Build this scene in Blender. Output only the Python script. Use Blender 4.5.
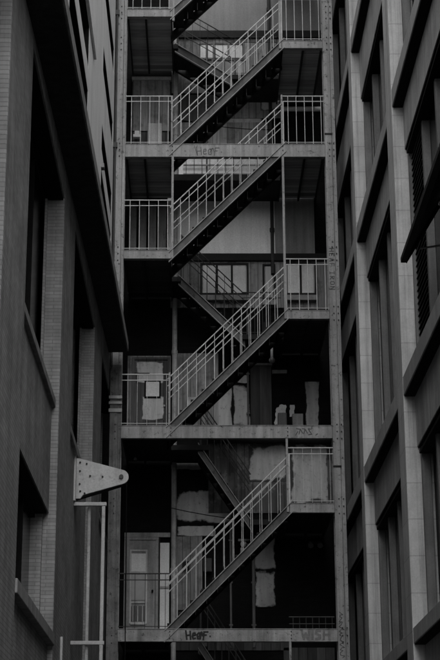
import bpy, math, random
from mathutils import Vector, noise

for o in list(bpy.data.objects):
    bpy.data.objects.remove(o)
S = bpy.context.scene
COL = S.collection
R = math.radians
random.seed(11)

# ------------------------------------------------------------ camera
cam_d = bpy.data.cameras.new('camera')
cam = bpy.data.objects.new('camera', cam_d)
COL.objects.link(cam)
cam.location = (0, 0, 1.6)
cam.rotation_euler = (R(90 + 17.83), 0, 0)
cam_d.sensor_fit = 'VERTICAL'
cam_d.sensor_height = 36
cam_d.lens = 36 * 1617 / 660
cam_d.shift_x = 22 / 660
cam_d.clip_start = 0.1
cam_d.clip_end = 2000
S.camera = cam

# ------------------------------------------------------------ light
SUN_EL = 38
world = bpy.data.worlds.new('World')
S.world = world
world.use_nodes = True
wn = world.node_tree
wn.nodes.clear()
sky = wn.nodes.new('ShaderNodeTexSky')
sky.sky_type = 'NISHITA'
sky.sun_disc = False
sky.sun_elevation = R(SUN_EL)
sky.sun_rotation = R(176)
bw = wn.nodes.new('ShaderNodeRGBToBW')
bg = wn.nodes.new('ShaderNodeBackground')
bg.inputs['Strength'].default_value = 0.15
wo = wn.nodes.new('ShaderNodeOutputWorld')
wn.links.new(sky.outputs[0], bw.inputs[0])
wn.links.new(bw.outputs[0], bg.inputs[0])
wn.links.new(bg.outputs[0], wo.inputs[0])
sun_d = bpy.data.lights.new('sun', 'SUN')
sun_d.energy = 1.15
sun_d.angle = R(55)
sun = bpy.data.objects.new('sun', sun_d)
sun.rotation_euler = (R(90 - SUN_EL), 0, R(4))
sun.location = (0, -10, 40)
COL.objects.link(sun)

vs = S.view_settings
vs.view_transform = 'Standard'
vs.look = 'None'
vs.exposure = 0.9
vs.gamma = 1
vs.use_curve_mapping = False
S.render.engine = 'CYCLES'

# ------------------------------------------------------------ materials (all grey: the photograph is black and white)
def new_mat(name):
    m = bpy.data.materials.new(name)
    m.use_nodes = True
    nt = m.node_tree
    nt.nodes.clear()
    out = nt.nodes.new('ShaderNodeOutputMaterial')
    b = nt.nodes.new('ShaderNodeBsdfPrincipled')
    nt.links.new(b.outputs[0], out.inputs[0])
    return m, nt, b

def N(nt, t, **kw):
    n = nt.nodes.new(t)
    for k, v in kw.items():
        setattr(n, k, v)
    return n

def math_n(nt, op, a, b=None, c=None):
    n = nt.nodes.new('ShaderNodeMath')
    n.operation = op
    for i, v in enumerate((a, b, c)):
        if v is None:
            continue
        if isinstance(v, (int, float)):
            n.inputs[i].default_value = v
        else:
            nt.links.new(v, n.inputs[i])
    return n.outputs[0]

def ramp(nt, fac, p0, p1, v0, v1):
    n = nt.nodes.new('ShaderNodeMapRange')
    n.inputs[1].default_value = p0
    n.inputs[2].default_value = p1
    n.inputs[3].default_value = v0
    n.inputs[4].default_value = v1
    nt.links.new(fac, n.inputs[0])
    return n.outputs[0]

def coords(nt):
    g = N(nt, 'ShaderNodeNewGeometry')
    return g.outputs['Position']

def nz(nt, vec, scale, detail=5, rough=0.6, stretch=None):
    if stretch:
        mp = N(nt, 'ShaderNodeMapping')
        mp.inputs['Scale'].default_value = stretch
        nt.links.new(vec, mp.inputs[0])
        vec = mp.outputs[0]
    n = N(nt, 'ShaderNodeTexNoise')
    n.inputs['Scale'].default_value = scale
    n.inputs['Detail'].default_value = detail
    n.inputs['Roughness'].default_value = rough
    nt.links.new(vec, n.inputs['Vector'])
    return n.outputs['Fac']

def finish(nt, b, val, rough=0.8, bump=None, bump_s=0.3, dist=0.01, spec=0.3, metal=0.0):
    b.inputs['Roughness'].default_value = rough
    b.inputs['Specular IOR Level'].default_value = spec
    b.inputs['Metallic'].default_value = metal
    cr = N(nt, 'ShaderNodeCombineColor')
    for i in range(3):
        nt.links.new(val, cr.inputs[i])
    nt.links.new(cr.outputs[0], b.inputs['Base Color'])
    if bump is not None:
        bp = N(nt, 'ShaderNodeBump')
        bp.inputs['Strength'].default_value = bump_s
        bp.inputs['Distance'].default_value = dist
        nt.links.new(bump, bp.inputs['Height'])
        nt.links.new(bp.outputs[0], b.inputs['Normal'])

def mat_plain(name, base, var=0.25, scale=2.0, rough=0.8, streak=0.0, spots=0.0, spec=0.3, bump_s=0.25, fine=40):
    """mottled surface with optional vertical streaks and dark chipped spots"""
    m, nt, b = new_mat(name)
    p = coords(nt)
    v = ramp(nt, nz(nt, p, scale), 0.3, 0.7, base * (1 - var), base * (1 + var))
    f = nz(nt, p, fine, 3)
    v = math_n(nt, 'MULTIPLY', v, ramp(nt, f, 0.25, 0.75, 0.86, 1.14))
    if streak:
        st = nz(nt, p, 1.0, 6, 0.65, (9, 9, 0.5))
        v = math_n(nt, 'MULTIPLY', v, ramp(nt, st, 0.35, 0.68, 1.0 + streak * .3, 1.0 - streak))
    if spots:
        sp = nz(nt, p, 11, 8, 0.75)
        v = math_n(nt, 'MULTIPLY', v, ramp(nt, sp, 0.56, 0.64, 1.0, 1.0 - spots))
    finish(nt, b, v, rough, f, bump_s, 0.004, spec)
    return m

def mat_brick(name, base, mortar, var=0.3, lw=0.2, lh=0.043):
    m, nt, b = new_mat(name)
    p = coords(nt)
    sx = N(nt, 'ShaderNodeSeparateXYZ')
    nt.links.new(p, sx.inputs[0])
    u = math_n(nt, 'ADD', sx.outputs[0], sx.outputs[1])
    cx = N(nt, 'ShaderNodeCombineXYZ')
    nt.links.new(u, cx.inputs[0])
    nt.links.new(sx.outputs[2], cx.inputs[1])
    bt = N(nt, 'ShaderNodeTexBrick')
    bt.inputs['Scale'].default_value = 1
    bt.inputs['Brick Width'].default_value = lw
    bt.inputs['Row Height'].default_value = lh
    bt.inputs['Mortar Size'].default_value = 0.005
    bt.inputs['Mortar Smooth'].default_value = 0.3
    bt.inputs['Bias'].default_value = -0.1
    for k, g in (('Color1', base * (1 - var)), ('Color2', base * (1 + var)), ('Mortar', mortar)):
        bt.inputs[k].default_value = (g, g, g, 1)
    nt.links.new(cx.outputs[0], bt.inputs['Vector'])
    bwn = N(nt, 'ShaderNodeRGBToBW')
    nt.links.new(bt.outputs['Color'], bwn.inputs[0])
    v = math_n(nt, 'MULTIPLY', bwn.outputs[0], ramp(nt, nz(nt, p, 1.3, 8, 0.7), 0.3, 0.7, 0.66, 1.25))
    st = nz(nt, p, 1.0, 6, 0.65, (5, 5, 0.35))
    v = math_n(nt, 'MULTIPLY', v, ramp(nt, st, 0.45, 0.75, 1.0, 0.6))
    sp = nz(nt, p, 14, 6, 0.75)
    v = math_n(nt, 'MULTIPLY', v, ramp(nt, sp, 0.66, 0.74, 1.0, 0.35))
    h = math_n(nt, 'SUBTRACT', ramp(nt, nz(nt, p, 60, 3), 0, 1, 0, 0.4), bt.outputs['Fac'])
    finish(nt, b, v, 0.9, h, 0.45, 0.004, 0.15)
    return m

def mat_joint(name, base, step=0.46, off=0.0, var=0.14):
    """cast stone with thin horizontal joints"""
    m, nt, b = new_mat(name)
    p = coords(nt)
    sx = N(nt, 'ShaderNodeSeparateXYZ')
    nt.links.new(p, sx.inputs[0])
    z = math_n(nt, 'ADD', sx.outputs[2], off)
    fr = math_n(nt, 'FRACT', math_n(nt, 'DIVIDE', z, step))
    line = math_n(nt, 'LESS_THAN', fr, 0.028)
    v = ramp(nt, nz(nt, p, 1.6, 7, 0.65), 0.3, 0.7, base * (1 - var), base * (1 + var))
    f = nz(nt, p, 55, 3)
    v = math_n(nt, 'MULTIPLY', v, ramp(nt, f, 0.25, 0.75, 0.9, 1.1))
    st = nz(nt, p, 1.0, 6, 0.7, (14, 14, 0.4))
    v = math_n(nt, 'MULTIPLY', v, ramp(nt, st, 0.46, 0.72, 1.0, 0.5))
    # block to block tone
    fl = math_n(nt, 'FLOOR', math_n(nt, 'DIVIDE', z, step))
    wn_ = N(nt, 'ShaderNodeTexWhiteNoise')
    wn_.noise_dimensions = '1D'
    nt.links.new(fl, wn_.inputs['W'])
    v = math_n(nt, 'MULTIPLY', v, ramp(nt, wn_.outputs['Value'], 0, 1, 0.96, 1.03))
    v = math_n(nt, 'MULTIPLY', v, ramp(nt, line, 0, 1, 1.0, 0.74))
    h = math_n(nt, 'SUBTRACT', math_n(nt, 'MULTIPLY', f, 0.3), line)
    finish(nt, b, v, 0.85, h, 0.4, 0.006, 0.2)
    return m

def mat_planks(name, base, width=0.13, axis=0, var=0.35, gap=0.06, dark=0.35, rough=0.8, peel=0.0, wear=0.0):
    """boards: tone differs board by board, dark gap between"""
    m, nt, b = new_mat(name)
    p = coords(nt)
    sx = N(nt, 'ShaderNodeSeparateXYZ')
    nt.links.new(p, sx.inputs[0])
    u = math_n(nt, 'DIVIDE', sx.outputs[axis], width)
    fr = math_n(nt, 'FRACT', u)
    fl = math_n(nt, 'FLOOR', u)
    wn_ = N(nt, 'ShaderNodeTexWhiteNoise')
    wn_.noise_dimensions = '1D'
    nt.links.new(fl, wn_.inputs['W'])
    v = ramp(nt, wn_.outputs['Value'], 0, 1, base * (1 - var), base * (1 + var))
    sc = [(30, 30, 1.5), (30, 1.5, 30), (1.5, 30, 30)]
    stretch = (16, 16, 1.2) if axis == 0 else ((1.2, 16, 16) if axis == 1 else (1.2, 1.2, 16))
    g = nz(nt, p, 1.0, 7, 0.7, stretch)
    v = math_n(nt, 'MULTIPLY', v, ramp(nt, g, 0.3, 0.7, 0.6, 1.35))
    if peel:
        q = nz(nt, p, 2.2, 9, 0.72)
        v = math_n(nt, 'MULTIPLY', v, ramp(nt, q, 0.50, 0.56, 1.0, 1.0 + peel))
    if wear:
        q = nz(nt, p, 3.1, 8, 0.7)
        v = math_n(nt, 'MULTIPLY', v, ramp(nt, q, 0.52, 0.62, 1.0, 1.0 - wear))
    line = math_n(nt, 'LESS_THAN', fr, gap)
    v = math_n(nt, 'MULTIPLY', v, ramp(nt, line, 0, 1, 1, dark))
    h = math_n(nt, 'SUBTRACT', math_n(nt, 'MULTIPLY', g, 0.4), line)
    finish(nt, b, v, rough, h, 0.5, 0.008, 0.25)
    return m

M = {}
M['brick'] = mat_brick('brick', 0.275, 0.19, 0.11)
M['brick_far'] = mat_brick('shade_black_brick', 0.006, 0.004, 0.3)  # near-black: deep shade behind the stair put into the colour
M['render'] = mat_plain('painted_render', 0.75, 0.08, 1.2, 0.85, streak=0.16)
M['stone'] = mat_plain('sill_stone', 0.24, 0.25, 3.0, 0.85, streak=0.3)
M['cornice'] = mat_plain('dark_cornice_stone', 0.025, 0.45, 6.0, 0.85, streak=0.4, spots=0.5)  # near-black cornice body; a paler strip runs along its edge
M['concrete'] = mat_joint('cast_concrete', 0.46, var=0.2)
M['fascia'] = mat_plain('concrete_fascia', 0.34, 0.2, 1.6, 0.85, streak=0.18)
M['panel'] = mat_plain('concrete_panel', 0.38, 0.22, 2.0, 0.85, streak=0.35)
M['door_paint'] = mat_plain('door_paint', 0.24, 0.2, 3.0, 0.6, streak=0.4, spots=0.3)
M['frame'] = mat_plain('window_frame_paint', 0.13, 0.2, 3.0, 0.6, streak=0.4)
M['steel'] = mat_plain('pale_steel_paint', 0.24, 0.2, 2.0, 0.6, streak=0.45, spots=0.85, spec=0.35)
M['steel_low'] = mat_plain('dirty_steel_paint', 0.27, 0.4, 2.6, 0.65, streak=0.5, spots=0.75)
M['steel_dark'] = mat_plain('dark_lower_steel', 0.13, 0.45, 2.5, 0.7, streak=0.6, spots=0.7)  # darker mottled skin for the lower left column
M['rail'] = mat_plain('rail_paint', 0.48, 0.2, 4.0, 0.55, spots=0.35, spec=0.4)
M['rail_dark'] = mat_plain('dark_rail_paint', 0.035, 0.4, 4.0, 0.6)
M['stringer'] = mat_plain('stringer_paint', 0.075, 0.4, 3.0, 0.65, streak=0.3, spots=0.5)
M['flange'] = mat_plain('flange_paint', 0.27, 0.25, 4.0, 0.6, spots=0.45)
M['tread'] = mat_plain('black_steel', 0.012, 0.4, 5.0, 0.8)  # near-black steel for treads, risers and far stringers
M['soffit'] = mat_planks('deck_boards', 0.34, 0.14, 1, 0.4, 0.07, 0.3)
M['soffit_dark'] = mat_planks('shaded_deck_boards', 0.045, 0.14, 1, 0.4, 0.07, 0.3)  # darker copy of the deck boards, shade put into the colour
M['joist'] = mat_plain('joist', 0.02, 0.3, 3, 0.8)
M['plaster_top'] = mat_plain('rear_upper_plaster', 0.22, 0.10, 0.9, 0.9, streak=0.15)  # darker copy of the rear plaster, missing overhead shade put into colour
M['plaster_bay'] = mat_plain('shaded_bay_plaster', 0.26, 0.2, 1.2, 0.9, streak=0.3)  # darker copy of the rear plaster, landing shade put into the colour
M['plaster'] = mat_plain('rear_plaster', 0.8, 0.08, 0.9, 0.9, streak=0.12)
M['boards'] = mat_planks('board_cladding', 0.22, 0.15, 0, 0.28, 0.06, 0.25, wear=0.35)
M['boards_dark'] = mat_planks('dark_board_cladding', 0.06, 0.17, 0, 0.5, 0.07, 0.3)
M['boards_peel'] = mat_planks('peeling_board_cladding', 0.075, 0.15, 0, 0.35, 0.06, 0.3, peel=0.9)
M['white_peel'] = mat_planks('whitewashed_boards', 0.42, 0.155, 0, 0.10, 0.04, 0.45, wear=0.15)
M['patch'] = mat_plain('whitewash_patch', 0.45, 0.15, 3.0, 0.9, streak=0.25, spots=0.2)
M['beam_dark'] = mat_plain('sooty_beam', 0.012, 0.4, 3, 0.8)
def mat_soft(name, pale, back, scale=3.0, soft=0.06, seed=0.0):
    """old whitewash: worn away towards the rim of the patch"""
    m, nt, b = new_mat(name)
    p = coords(nt)
    tc = N(nt, 'ShaderNodeTexCoord')
    sx = N(nt, 'ShaderNodeSeparateXYZ')
    nt.links.new(tc.outputs['Generated'], sx.inputs[0])
    ds = []
    for i in (0, 2):
        ds.append(sx.outputs[i]); ds.append(math_n(nt, 'SUBTRACT', 1.0, sx.outputs[i]))
    d = math_n(nt, 'MINIMUM', math_n(nt, 'MINIMUM', ds[0], ds[1]), math_n(nt, 'MINIMUM', ds[2], ds[3]))
    n1 = nz(nt, p, scale, 5, 0.55)
    k = math_n(nt, 'ADD', d, ramp(nt, n1, 0.3, 0.7, -0.10, 0.10))
    mask = ramp(nt, k, 0.02, 0.02 + soft, 0, 1)
    st = nz(nt, p, 1.0, 5, 0.6, (9, 9, 1.4))
    tone = math_n(nt, 'MULTIPLY', ramp(nt, st, 0.3, 0.7, pale * .75, pale * 1.15), ramp(nt, nz(nt, p, 14, 6, .75), 0.55, 0.72, 1.0, 0.45))
    v = math_n(nt, 'ADD', math_n(nt, 'MULTIPLY', mask, tone), math_n(nt, 'MULTIPLY', math_n(nt, 'SUBTRACT', 1.0, mask), ramp(nt, st, .3, .7, back * .6, back * 1.4)))
    finish(nt, b, v, 0.9, n1, 0.3, 0.006, 0.15)
    return m
M['soft'] = mat_soft('worn_whitewash', 0.40, 0.008)
M['soft_boards'] = mat_soft('worn_whitewash_on_boards', 0.50, 0.06, 2.6, 0.05)
M['wood'] = mat_planks('stained_wood', 0.05, 0.6, 0, 0.3, 0.02, 0.4)
M['blind'] = mat_plain('pale_blind', 0.62, 0.14, 1.4, 0.7, streak=0.12)
M['white'] = mat_plain('white_paper', 0.62, 0.08, 3, 0.7)
M['bracket'] = mat_plain('white_bracket_paint', 0.40, 0.14, 3, 0.55, streak=0.25, spots=0.3)
M['pipe'] = mat_plain('grey_pipe', 0.32, 0.3, 4, 0.5, streak=0.3, spots=0.4)
M['black'] = mat_plain('black_void', 0.006, 0.3, 3, 0.9, spec=0.1)
M['ink'] = mat_plain('spray_ink', 0.015, 0.4, 10, 0.7)
M['ink_soft'] = mat_plain('faded_ink', 0.06, 0.3, 12, 0.7)
M['ink_light'] = mat_plain('pale_paint_marks', 0.15, 0.3, 10, 0.7)
M['asphalt'] = mat_plain('asphalt', 0.06, 0.25, 1.0, 0.9)
mg, nt, b = new_mat('dark_glass')
gp = coords(nt)
finish(nt, b, ramp(nt, nz(nt, gp, 2.0, 5), 0.3, 0.7, 0.006, 0.02), 0.22, None, spec=0.35)
M['glass'] = mg
mg, nt, b = new_mat('grey_glass')
gp = coords(nt)
finish(nt, b, ramp(nt, nz(nt, gp, 1.5, 6), 0.3, 0.7, 0.10, 0.20), 0.3, None, spec=0.5)
M['glass_grey'] = mg

# ------------------------------------------------------------ mesh helpers
ORG = {}
class MB:
    def __init__(self):
        self.v, self.f = [], []
    def add(self, vs_, fs_):
        n = len(self.v)
        self.v += [tuple(p) for p in vs_]
        self.f += [[i + n for i in f] for f in fs_]
        return self
    def box(self, x0, x1, y0, y1, z0, z1):
        if x0 > x1: x0, x1 = x1, x0
        if y0 > y1: y0, y1 = y1, y0
        if z0 > z1: z0, z1 = z1, z0
        return self.add([(x0,y0,z0),(x1,y0,z0),(x1,y1,z0),(x0,y1,z0),(x0,y0,z1),(x1,y0,z1),(x1,y1,z1),(x0,y1,z1)],
                        [(0,3,2,1),(4,5,6,7),(0,1,5,4),(1,2,6,5),(2,3,7,6),(3,0,4,7)])
    def prism_y(self, pts, y0, y1):
        """polygon in X,Z (counter-clockwise seen from -Y) swept along Y"""
        n = len(pts)
        a = [(x, y0, z) for x, z in pts] + [(x, y1, z) for x, z in pts]
        fs_ = [list(range(n)), list(range(2 * n - 1, n - 1, -1))]
        for i in range(n):
            j = (i + 1) % n
            fs_.append([i, i + n, j + n, j])
        return self.add(a, fs_)
    def hexa(self, a, b):
        """two quads a, b (4 points each) joined"""
        return self.add(list(a) + list(b), [(0,1,2,3),(7,6,5,4),(0,4,5,1),(1,5,6,2),(2,6,7,3),(3,7,4,0)])
    def tube(self, p, q, r, n=8, r2=None):
        p, q = Vector(p), Vector(q)
        d = (q - p).normalized()
        u = d.orthogonal().normalized()
        w = d.cross(u)
        r2 = r if r2 is None else r2
        vs_ = []
        for c, rr in ((p, r), (q, r2)):
            for k in range(n):
                a = 2 * math.pi * k / n
                vs_.append(tuple(c + u * math.cos(a) * rr + w * math.sin(a) * rr))
        fs_ = [[k, (k + 1) % n, n + (k + 1) % n, n + k] for k in range(n)]
        fs_ += [list(range(n - 1, -1, -1)), list(range(n, 2 * n))]
        return self.add(vs_, fs_)
    def ball(self, c, r, sx=1, sy=1, sz=1, n=12, m=8):
        vs_ = [(c[0], c[1], c[2] + r * sz)]
        for i in range(1, m):
            t = math.pi * i / m
            for k in range(n):
                a = 2 * math.pi * k / n
                vs_.append((c[0] + r*sx*math.sin(t)*math.cos(a), c[1] + r*sy*math.sin(t)*math.sin(a), c[2] + r*sz*math.cos(t)))
        vs_.append((c[0], c[1], c[2] - r * sz))
        fs_ = [[0, 1 + k, 1 + (k + 1) % n] for k in range(n)]
        for i in range(m - 2):
            o = 1 + i * n
            for k in range(n):
                fs_.append([o + k, o + n + k, o + n + (k + 1) % n, o + (k + 1) % n])
        o = 1 + (m - 2) * n
        fs_ += [[o + k, len(vs_) - 1, o + (k + 1) % n] for k in range(n)]
        return self.add(vs_, fs_)
    def build(self, name, mat, parent=None, bevel=0.0, smooth=False, label=None):
        org = ORG.get(parent.name, Vector((0, 0, 0))) if parent else Vector((0, 0, 0))
        me = bpy.data.meshes.new(name)
        me.from_pydata([tuple(Vector(p) - org) for p in self.v], [], self.f)
        me.materials.append(M[mat] if isinstance(mat, str) else mat)
        if smooth:
            for p in me.polygons: p.use_smooth = True
        me.update()
        o = bpy.data.objects.new(name, me)
        COL.objects.link(o)
        if parent: o.parent = parent
        ORG[o.name] = org
        if bevel:
            bv = o.modifiers.new('bevel', 'BEVEL')
            bv.width = bevel; bv.segments = 2; bv.limit_method = 'ANGLE'
        if label: o['label'] = label
        return o

def thing(name, loc, label, cat, group=None):
    o = bpy.data.objects.new(name, None)
    o.empty_display_size = 0.3
    COL.objects.link(o)
    o.location = loc
    ORG[o.name] = Vector(loc)
    tag(o, label, cat, group)
    return o

def tag(o, label, cat, group=None):
    o['label'] = label; o['category'] = cat
    if group: o['group'] = group
    return o

def ragged(x0, x1, z0, z1, seed=0, jag=0.03, step=0.06):
    """closed outline of a rectangle with torn edges, counter-clockwise from -Y"""
    rnd = random.Random(seed)
    pts = []
    def side(ax, az, bx, bz):
        L = math.hypot(bx - ax, bz - az)
        n = max(2, int(L / step))
        nx, nz_ = (bz - az) / L, -(bx - ax) / L
        for i in range(n):
            t = i / n
            d = noise.noise(Vector((t * L * 3.1 + seed * 7.3, seed * 1.7, ax + az))) * jag * 2 + rnd.uniform(-.3, .3) * jag
            if i == 0: d *= 0.3
            pts.append((ax + (bx - ax) * t + nx * d, az + (bz - az) * t + nz_ * d))
    side(x0, z0, x1, z0); side(x1, z0, x1, z1); side(x1, z1, x0, z1); side(x0, z1, x0, z0)
    return pts

STROKE = [0]
def stroke(mb, pts, w, y):
    """flat painted stroke through X,Z points on a face at depth y"""
    for (ax, az), (bx, bz) in zip(pts, pts[1:]):
        L = math.hypot(bx - ax, bz - az) or 1e-6
        ux, uz = (bx - ax) / L, (bz - az) / L
        nx, nz_ = -uz * w / 2, ux * w / 2
        e = w * 0.25
        STROKE[0] = (STROKE[0] + 1) % 40
        d = 0.002 + STROKE[0] * 0.00012
        mb.prism_y([(ax - ux*e + nx, az - uz*e + nz_), (ax - ux*e - nx, az - uz*e - nz_), (bx + ux*e - nx, bz + uz*e - nz_), (bx + ux*e + nx, bz + uz*e + nz_)], y - d, y - 0.0005)

# ------------------------------------------------------------ ground
g = MB()
g.add([(-400, -400, 0), (400, -400, 0), (400, 400, 0), (-400, 400, 0)], [(0, 1, 2, 3)])
o = g.build('ground', 'asphalt'); o['kind'] = 'structure'

# ------------------------------------------------------------ left building: brick below, pale render above
XL, XS, XG = -1.60, -1.685, -1.87
lb = thing('brick_building', (-3.5, 14, 0), 'brick building on the left with deep window bays, dark cornice and pale upper wall', 'building')
piers = [(6.6, 8.3), (12.4, 14.15), (18.0, 19.7), (23.86, 25.8)]
def cz(y): return 9.13 + 0.0665 * (y - 13.3)          # underside of the cornice
for (a, b_) in piers:
    m = MB()
    top_a, top_b = cz(a), cz(b_)
    m.hexa([(XL, a, 0), (XL, b_, 0), (-2.6, b_, 0), (-2.6, a, 0)][::-1], [(XL, a, top_a), (XL, b_, top_b), (-2.6, b_, top_b), (-2.6, a, top_a)][::-1])
    m.build('brick_pier', 'brick', lb, bevel=0.012)
MB().box(-7, -2.6, 6.6, 16, 0, 13).build('wall_core', 'black', lb)
MB().box(-7, -2.6, 16, 29.6, 0, 22).build('wall_core', 'black', lb)
bays = [(8.3, 12.4, 8.75, 6.45, True), (14.15, 18.0, 9.05, 6.55, True), (19.7, 23.86, 9.32, 6.83, False), (25.8, 29.6, 9.48, 6.95, False)]
def brick_window(y0, y1, z0, z1, proud):
    """recessed window: stone sill, dark frame and panes"""
    w = MB()
    w.box(-1.88, -1.83, y0, y0 + .06, z0, z1); w.box(-1.88, -1.83, y1 - .06, y1, z0, z1)
    w.box(-1.88, -1.83, y0 + .06, y1 - .06, z0, z0 + .07); w.box(-1.88, -1.83, y0 + .06, y1 - .06, z1 - .07, z1)
    n = 3
    st = (y1 - y0) / n
    for i in range(1, n):
        w.box(-1.88, -1.835, y0 + st * i - .03, y0 + st * i + .03, z0 + .07, z1 - .07)
    fr = w.build('window', 'black', lb)
    for i in range(n):
        MB().box(-1.90, -1.88, y0 + st * i + .031, y0 + st * (i + 1) - .031, z0 + .071, z1 - .071).build('pane', 'glass', fr)
    if proud:
        MB().box(-1.86, XL + 0.02, y0 + .004, y1 - .004, z0 - .13, z0).build('sill', 'stone', fr, bevel=0.008)
    else:
        MB().box(-1.86, XS + 0.045, y0 + .004, y1 - .004, z0 - .10, z0).build('sill', 'stone', fr, bevel=0.008)
for (a, b_, head, sill, low) in bays:
    m = MB()
    # lintel wall above the window, flush with the piers
    m.hexa([(XL - .002, a, head), (XL - .002, b_, head), (-2.6, b_, head), (-2.6, a, head)][::-1],
           [(XL - .002, a, cz(a)), (XL - .002, b_, cz(b_)), (-2.6, b_, cz(b_)), (-2.6, a, cz(a))][::-1])
    m.build('lintel_wall', 'brick', lb)
    MB().box(-1.83, XL - .02, a + .003, b_ - .003, head - .025, head - .001).build('head_shade_strip', 'black', lb)  # black strip, recess shade painted under the lintel
    brick_window(a, b_, sill, head, False)
    # inner jambs: narrow step that carries the frame
    j = MB()
    j.box(-2.6, -1.80, b_ - .06, b_ - .001, sill, head)
    j.build('jamb', 'brick', lb)
    if low:
        MB().box(-2.6, XS, a + .002, b_ - .002, 5.22, sill - .10).build('spandrel', 'brick', lb)
        brick_window(a, b_, 3.87, 5.22, True)
        MB().box(-1.83, XS - .015, a + .004, b_ - .092, 5.195, 5.2195).build('head_shade_strip', 'black', lb)  # black strip, painted shade under the spandrel
        MB().box(-2.6, -1.66, a + .002, b_ - .002, 0, 3.74).build('spandrel', 'brick', lb)
        MB().box(-2.6, -1.75, b_ - .09, b_ - .001, 3.87, 5.22).build('jamb', 'brick', lb)
    else:
        MB().box(-2.6, XS, a + .002, b_ - .002, 0, sill - .10).build('spandrel', 'brick', lb)
m = MB()
ya, yb, xe = 6.5, 27.7, -1.27
for (z_off, h, x_out) in ((0.0, 0.10, xe), (0.10, 0.06, xe + .012)):
    m.hexa([(x_out, ya, cz(ya) + z_off), (x_out, yb, cz(yb) + z_off), (-2.6, yb, cz(yb) + z_off), (-2.6, ya, cz(ya) + z_off)][::-1],
           [(x_out, ya, cz(ya) + z_off + h), (x_out, yb, cz(yb) + z_off + h), (-2.6, yb, cz(yb) + z_off + h), (-2.6, ya, cz(ya) + z_off + h)][::-1])
co = m.build('cornice', 'cornice', lb, bevel=0.006)
m = MB()
m.hexa([(xe + .022, ya, cz(ya) + .02), (xe + .022, yb, cz(yb) + .02), (xe + .002, yb, cz(yb) + .02), (xe + .002, ya, cz(ya) + .02)][::-1],
       [(xe + .022, ya, cz(ya) + .19), (xe + .022, yb, cz(yb) + .19), (xe + .002, yb, cz(yb) + .19), (xe + .002, ya, cz(ya) + .19)][::-1])
m.build('cornice_edge', 'stone', co)
# upper rendered wall with openings cut between strips
UX = -1.60
def up_wall(y0, y1, z0, z1, slope=False):
    m = MB()
    if slope:
        m.hexa([(UX, y0, cz(y0) + .16), (UX, y1, cz(y1) + .16), (-2.6, y1, cz(y1) + .16), (-2.6, y0, cz(y0) + .16)][::-1],
               [(UX, y0, z1), (UX, y1, z1), (-2.6, y1, z1), (-2.6, y0, z1)][::-1])
    else:
        m.box(UX, -2.6, y0, y1, z0, z1)
    m.build('rendered_wall', 'render', lb)
MBu = MB()
MBu.hexa([(-1.6, 6.6, cz(6.6)+.16), (-1.6, 16, cz(16)+.16), (-2.6, 16, cz(16)+.16), (-2.6, 6.6, cz(6.6)+.16)][::-1], [(-1.6, 6.6, 13), (-1.6, 16, 13), (-2.6, 16, 13), (-2.6, 6.6, 13)][::-1])
MBu.build('rendered_wall', 'render', lb)
ups = [(17.9, 21.3), (24.6, 27.65)]
edges = [16.0] + [v for u in ups for v in u] + [29.3]
for i in range(0, len(edges), 2):
    up_wall(edges[i], edges[i + 1], 0, 22, True)
for k, (a, b_) in enumerate(ups):
    off = 0.22 if k == 1 else 0.0
    tiers = [(10.35, 12.1 + off), (12.45 + off, 13.13), (14.0 + off * .5, 14.35 + off), (15.6, 16.1)]
    z = None
    for (z0, z1) in tiers:
        if z is None: up_wall(a, b_, 0, z0, True)
        else: up_wall(a, b_, z, z0)
        z = z1
        f = MB()
        f.box(-1.70, -1.62, a + .001, a + .04, z0 + .001, z1 - .001); f.box(-1.70, UX - .003, b_ - .03, b_ - .001, z0 + .001, z1 - .001)
        f.box(-1.70, UX - .003, a + .04, b_ - .03, z1 - .02, z1 - .001)  # black lining on far jamb and head, recess shade painted in
        if z1 - z0 > 1:
            f.box(-1.70, -1.66, (a + b_) / 2 - .03, (a + b_) / 2 + .03, z0 + .001, z1 - .02)
        w = f.build('window', 'black', lb)
        MB().box(-1.74, -1.68, a + .04, b_ - .03, z0 + .001, z1 - .021).build('pane', 'glass', w)
        if z0 < 11: MB().box(-1.70, UX + .05, a - .04, a + .10, z1 + .002, z1 + .07).build('lintel_block', 'stone', w)
    up_wall(a, b_, z, 22)
for (y0, y1, z0) in ((20.4, 22.4, 13.14),):
    MB().box(-1.598, -1.56, y0, y1, z0 + .03, z0 + .08).build('string_course', 'render', lb, bevel=0.004)
MB().box(-7, -1.62, 0.3, 6.598, 0, 8.6).build('light_blocker', 'brick', lb)  # unseen box added to block low frontal light
# service pipe down the far end of the wall
p_ = MB()
p_.tube((-1.56, 27.95, 9.9), (-1.56, 27.95, 20), 0.02, 8)
for z in (11, 14.2, 17): p_.box(-1.60, -1.52, 27.92, 27.98, z, z + .1)
tag(p_.build('conduit', 'rail_dark'), 'thin dark conduit up the pale rendered wall beside the left steel column', 'conduit')

# ------------------------------------------------------------ right building: cast concrete piers and bands
XR, XP, XW = 2.62, 2.77, 2.89
rb = thing('concrete_building', (5, 15, 0), 'pale concrete building on the right with jointed piers, banded spandrels and deep dark windows', 'building')
rp = [(9.7, 10.3), (14.8, 15.4), (19.9, 20.5), (25.0, 25.45)]
tiers_r = [(-1, 0.0, 3.35), (3.99, 4.18, 6.45), (7.12, 7.37, 10.55), (11.17, 11.42, 13.78), (14.65, 14.9, 17.9)]
for (a, b_) in rp:
    MB().box(XR, 3.6, a, b_, 0, 22 if a > 18 else 15).build('concrete_pier', 'concrete', rb, bevel=0.012)
MB().box(2.64, 8, 0.3, 9.698, 0, 8.6).build('light_blocker', 'concrete', rb)  # off-view box added to darken the lower walls
MB().box(3.6, 8, 9.7, 19.95, 0, 15).build('wall_core', 'black', rb)
MB().box(3.6, 8, 19.95, 30.5, 0, 22).build('wall_core', 'black', rb)
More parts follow.
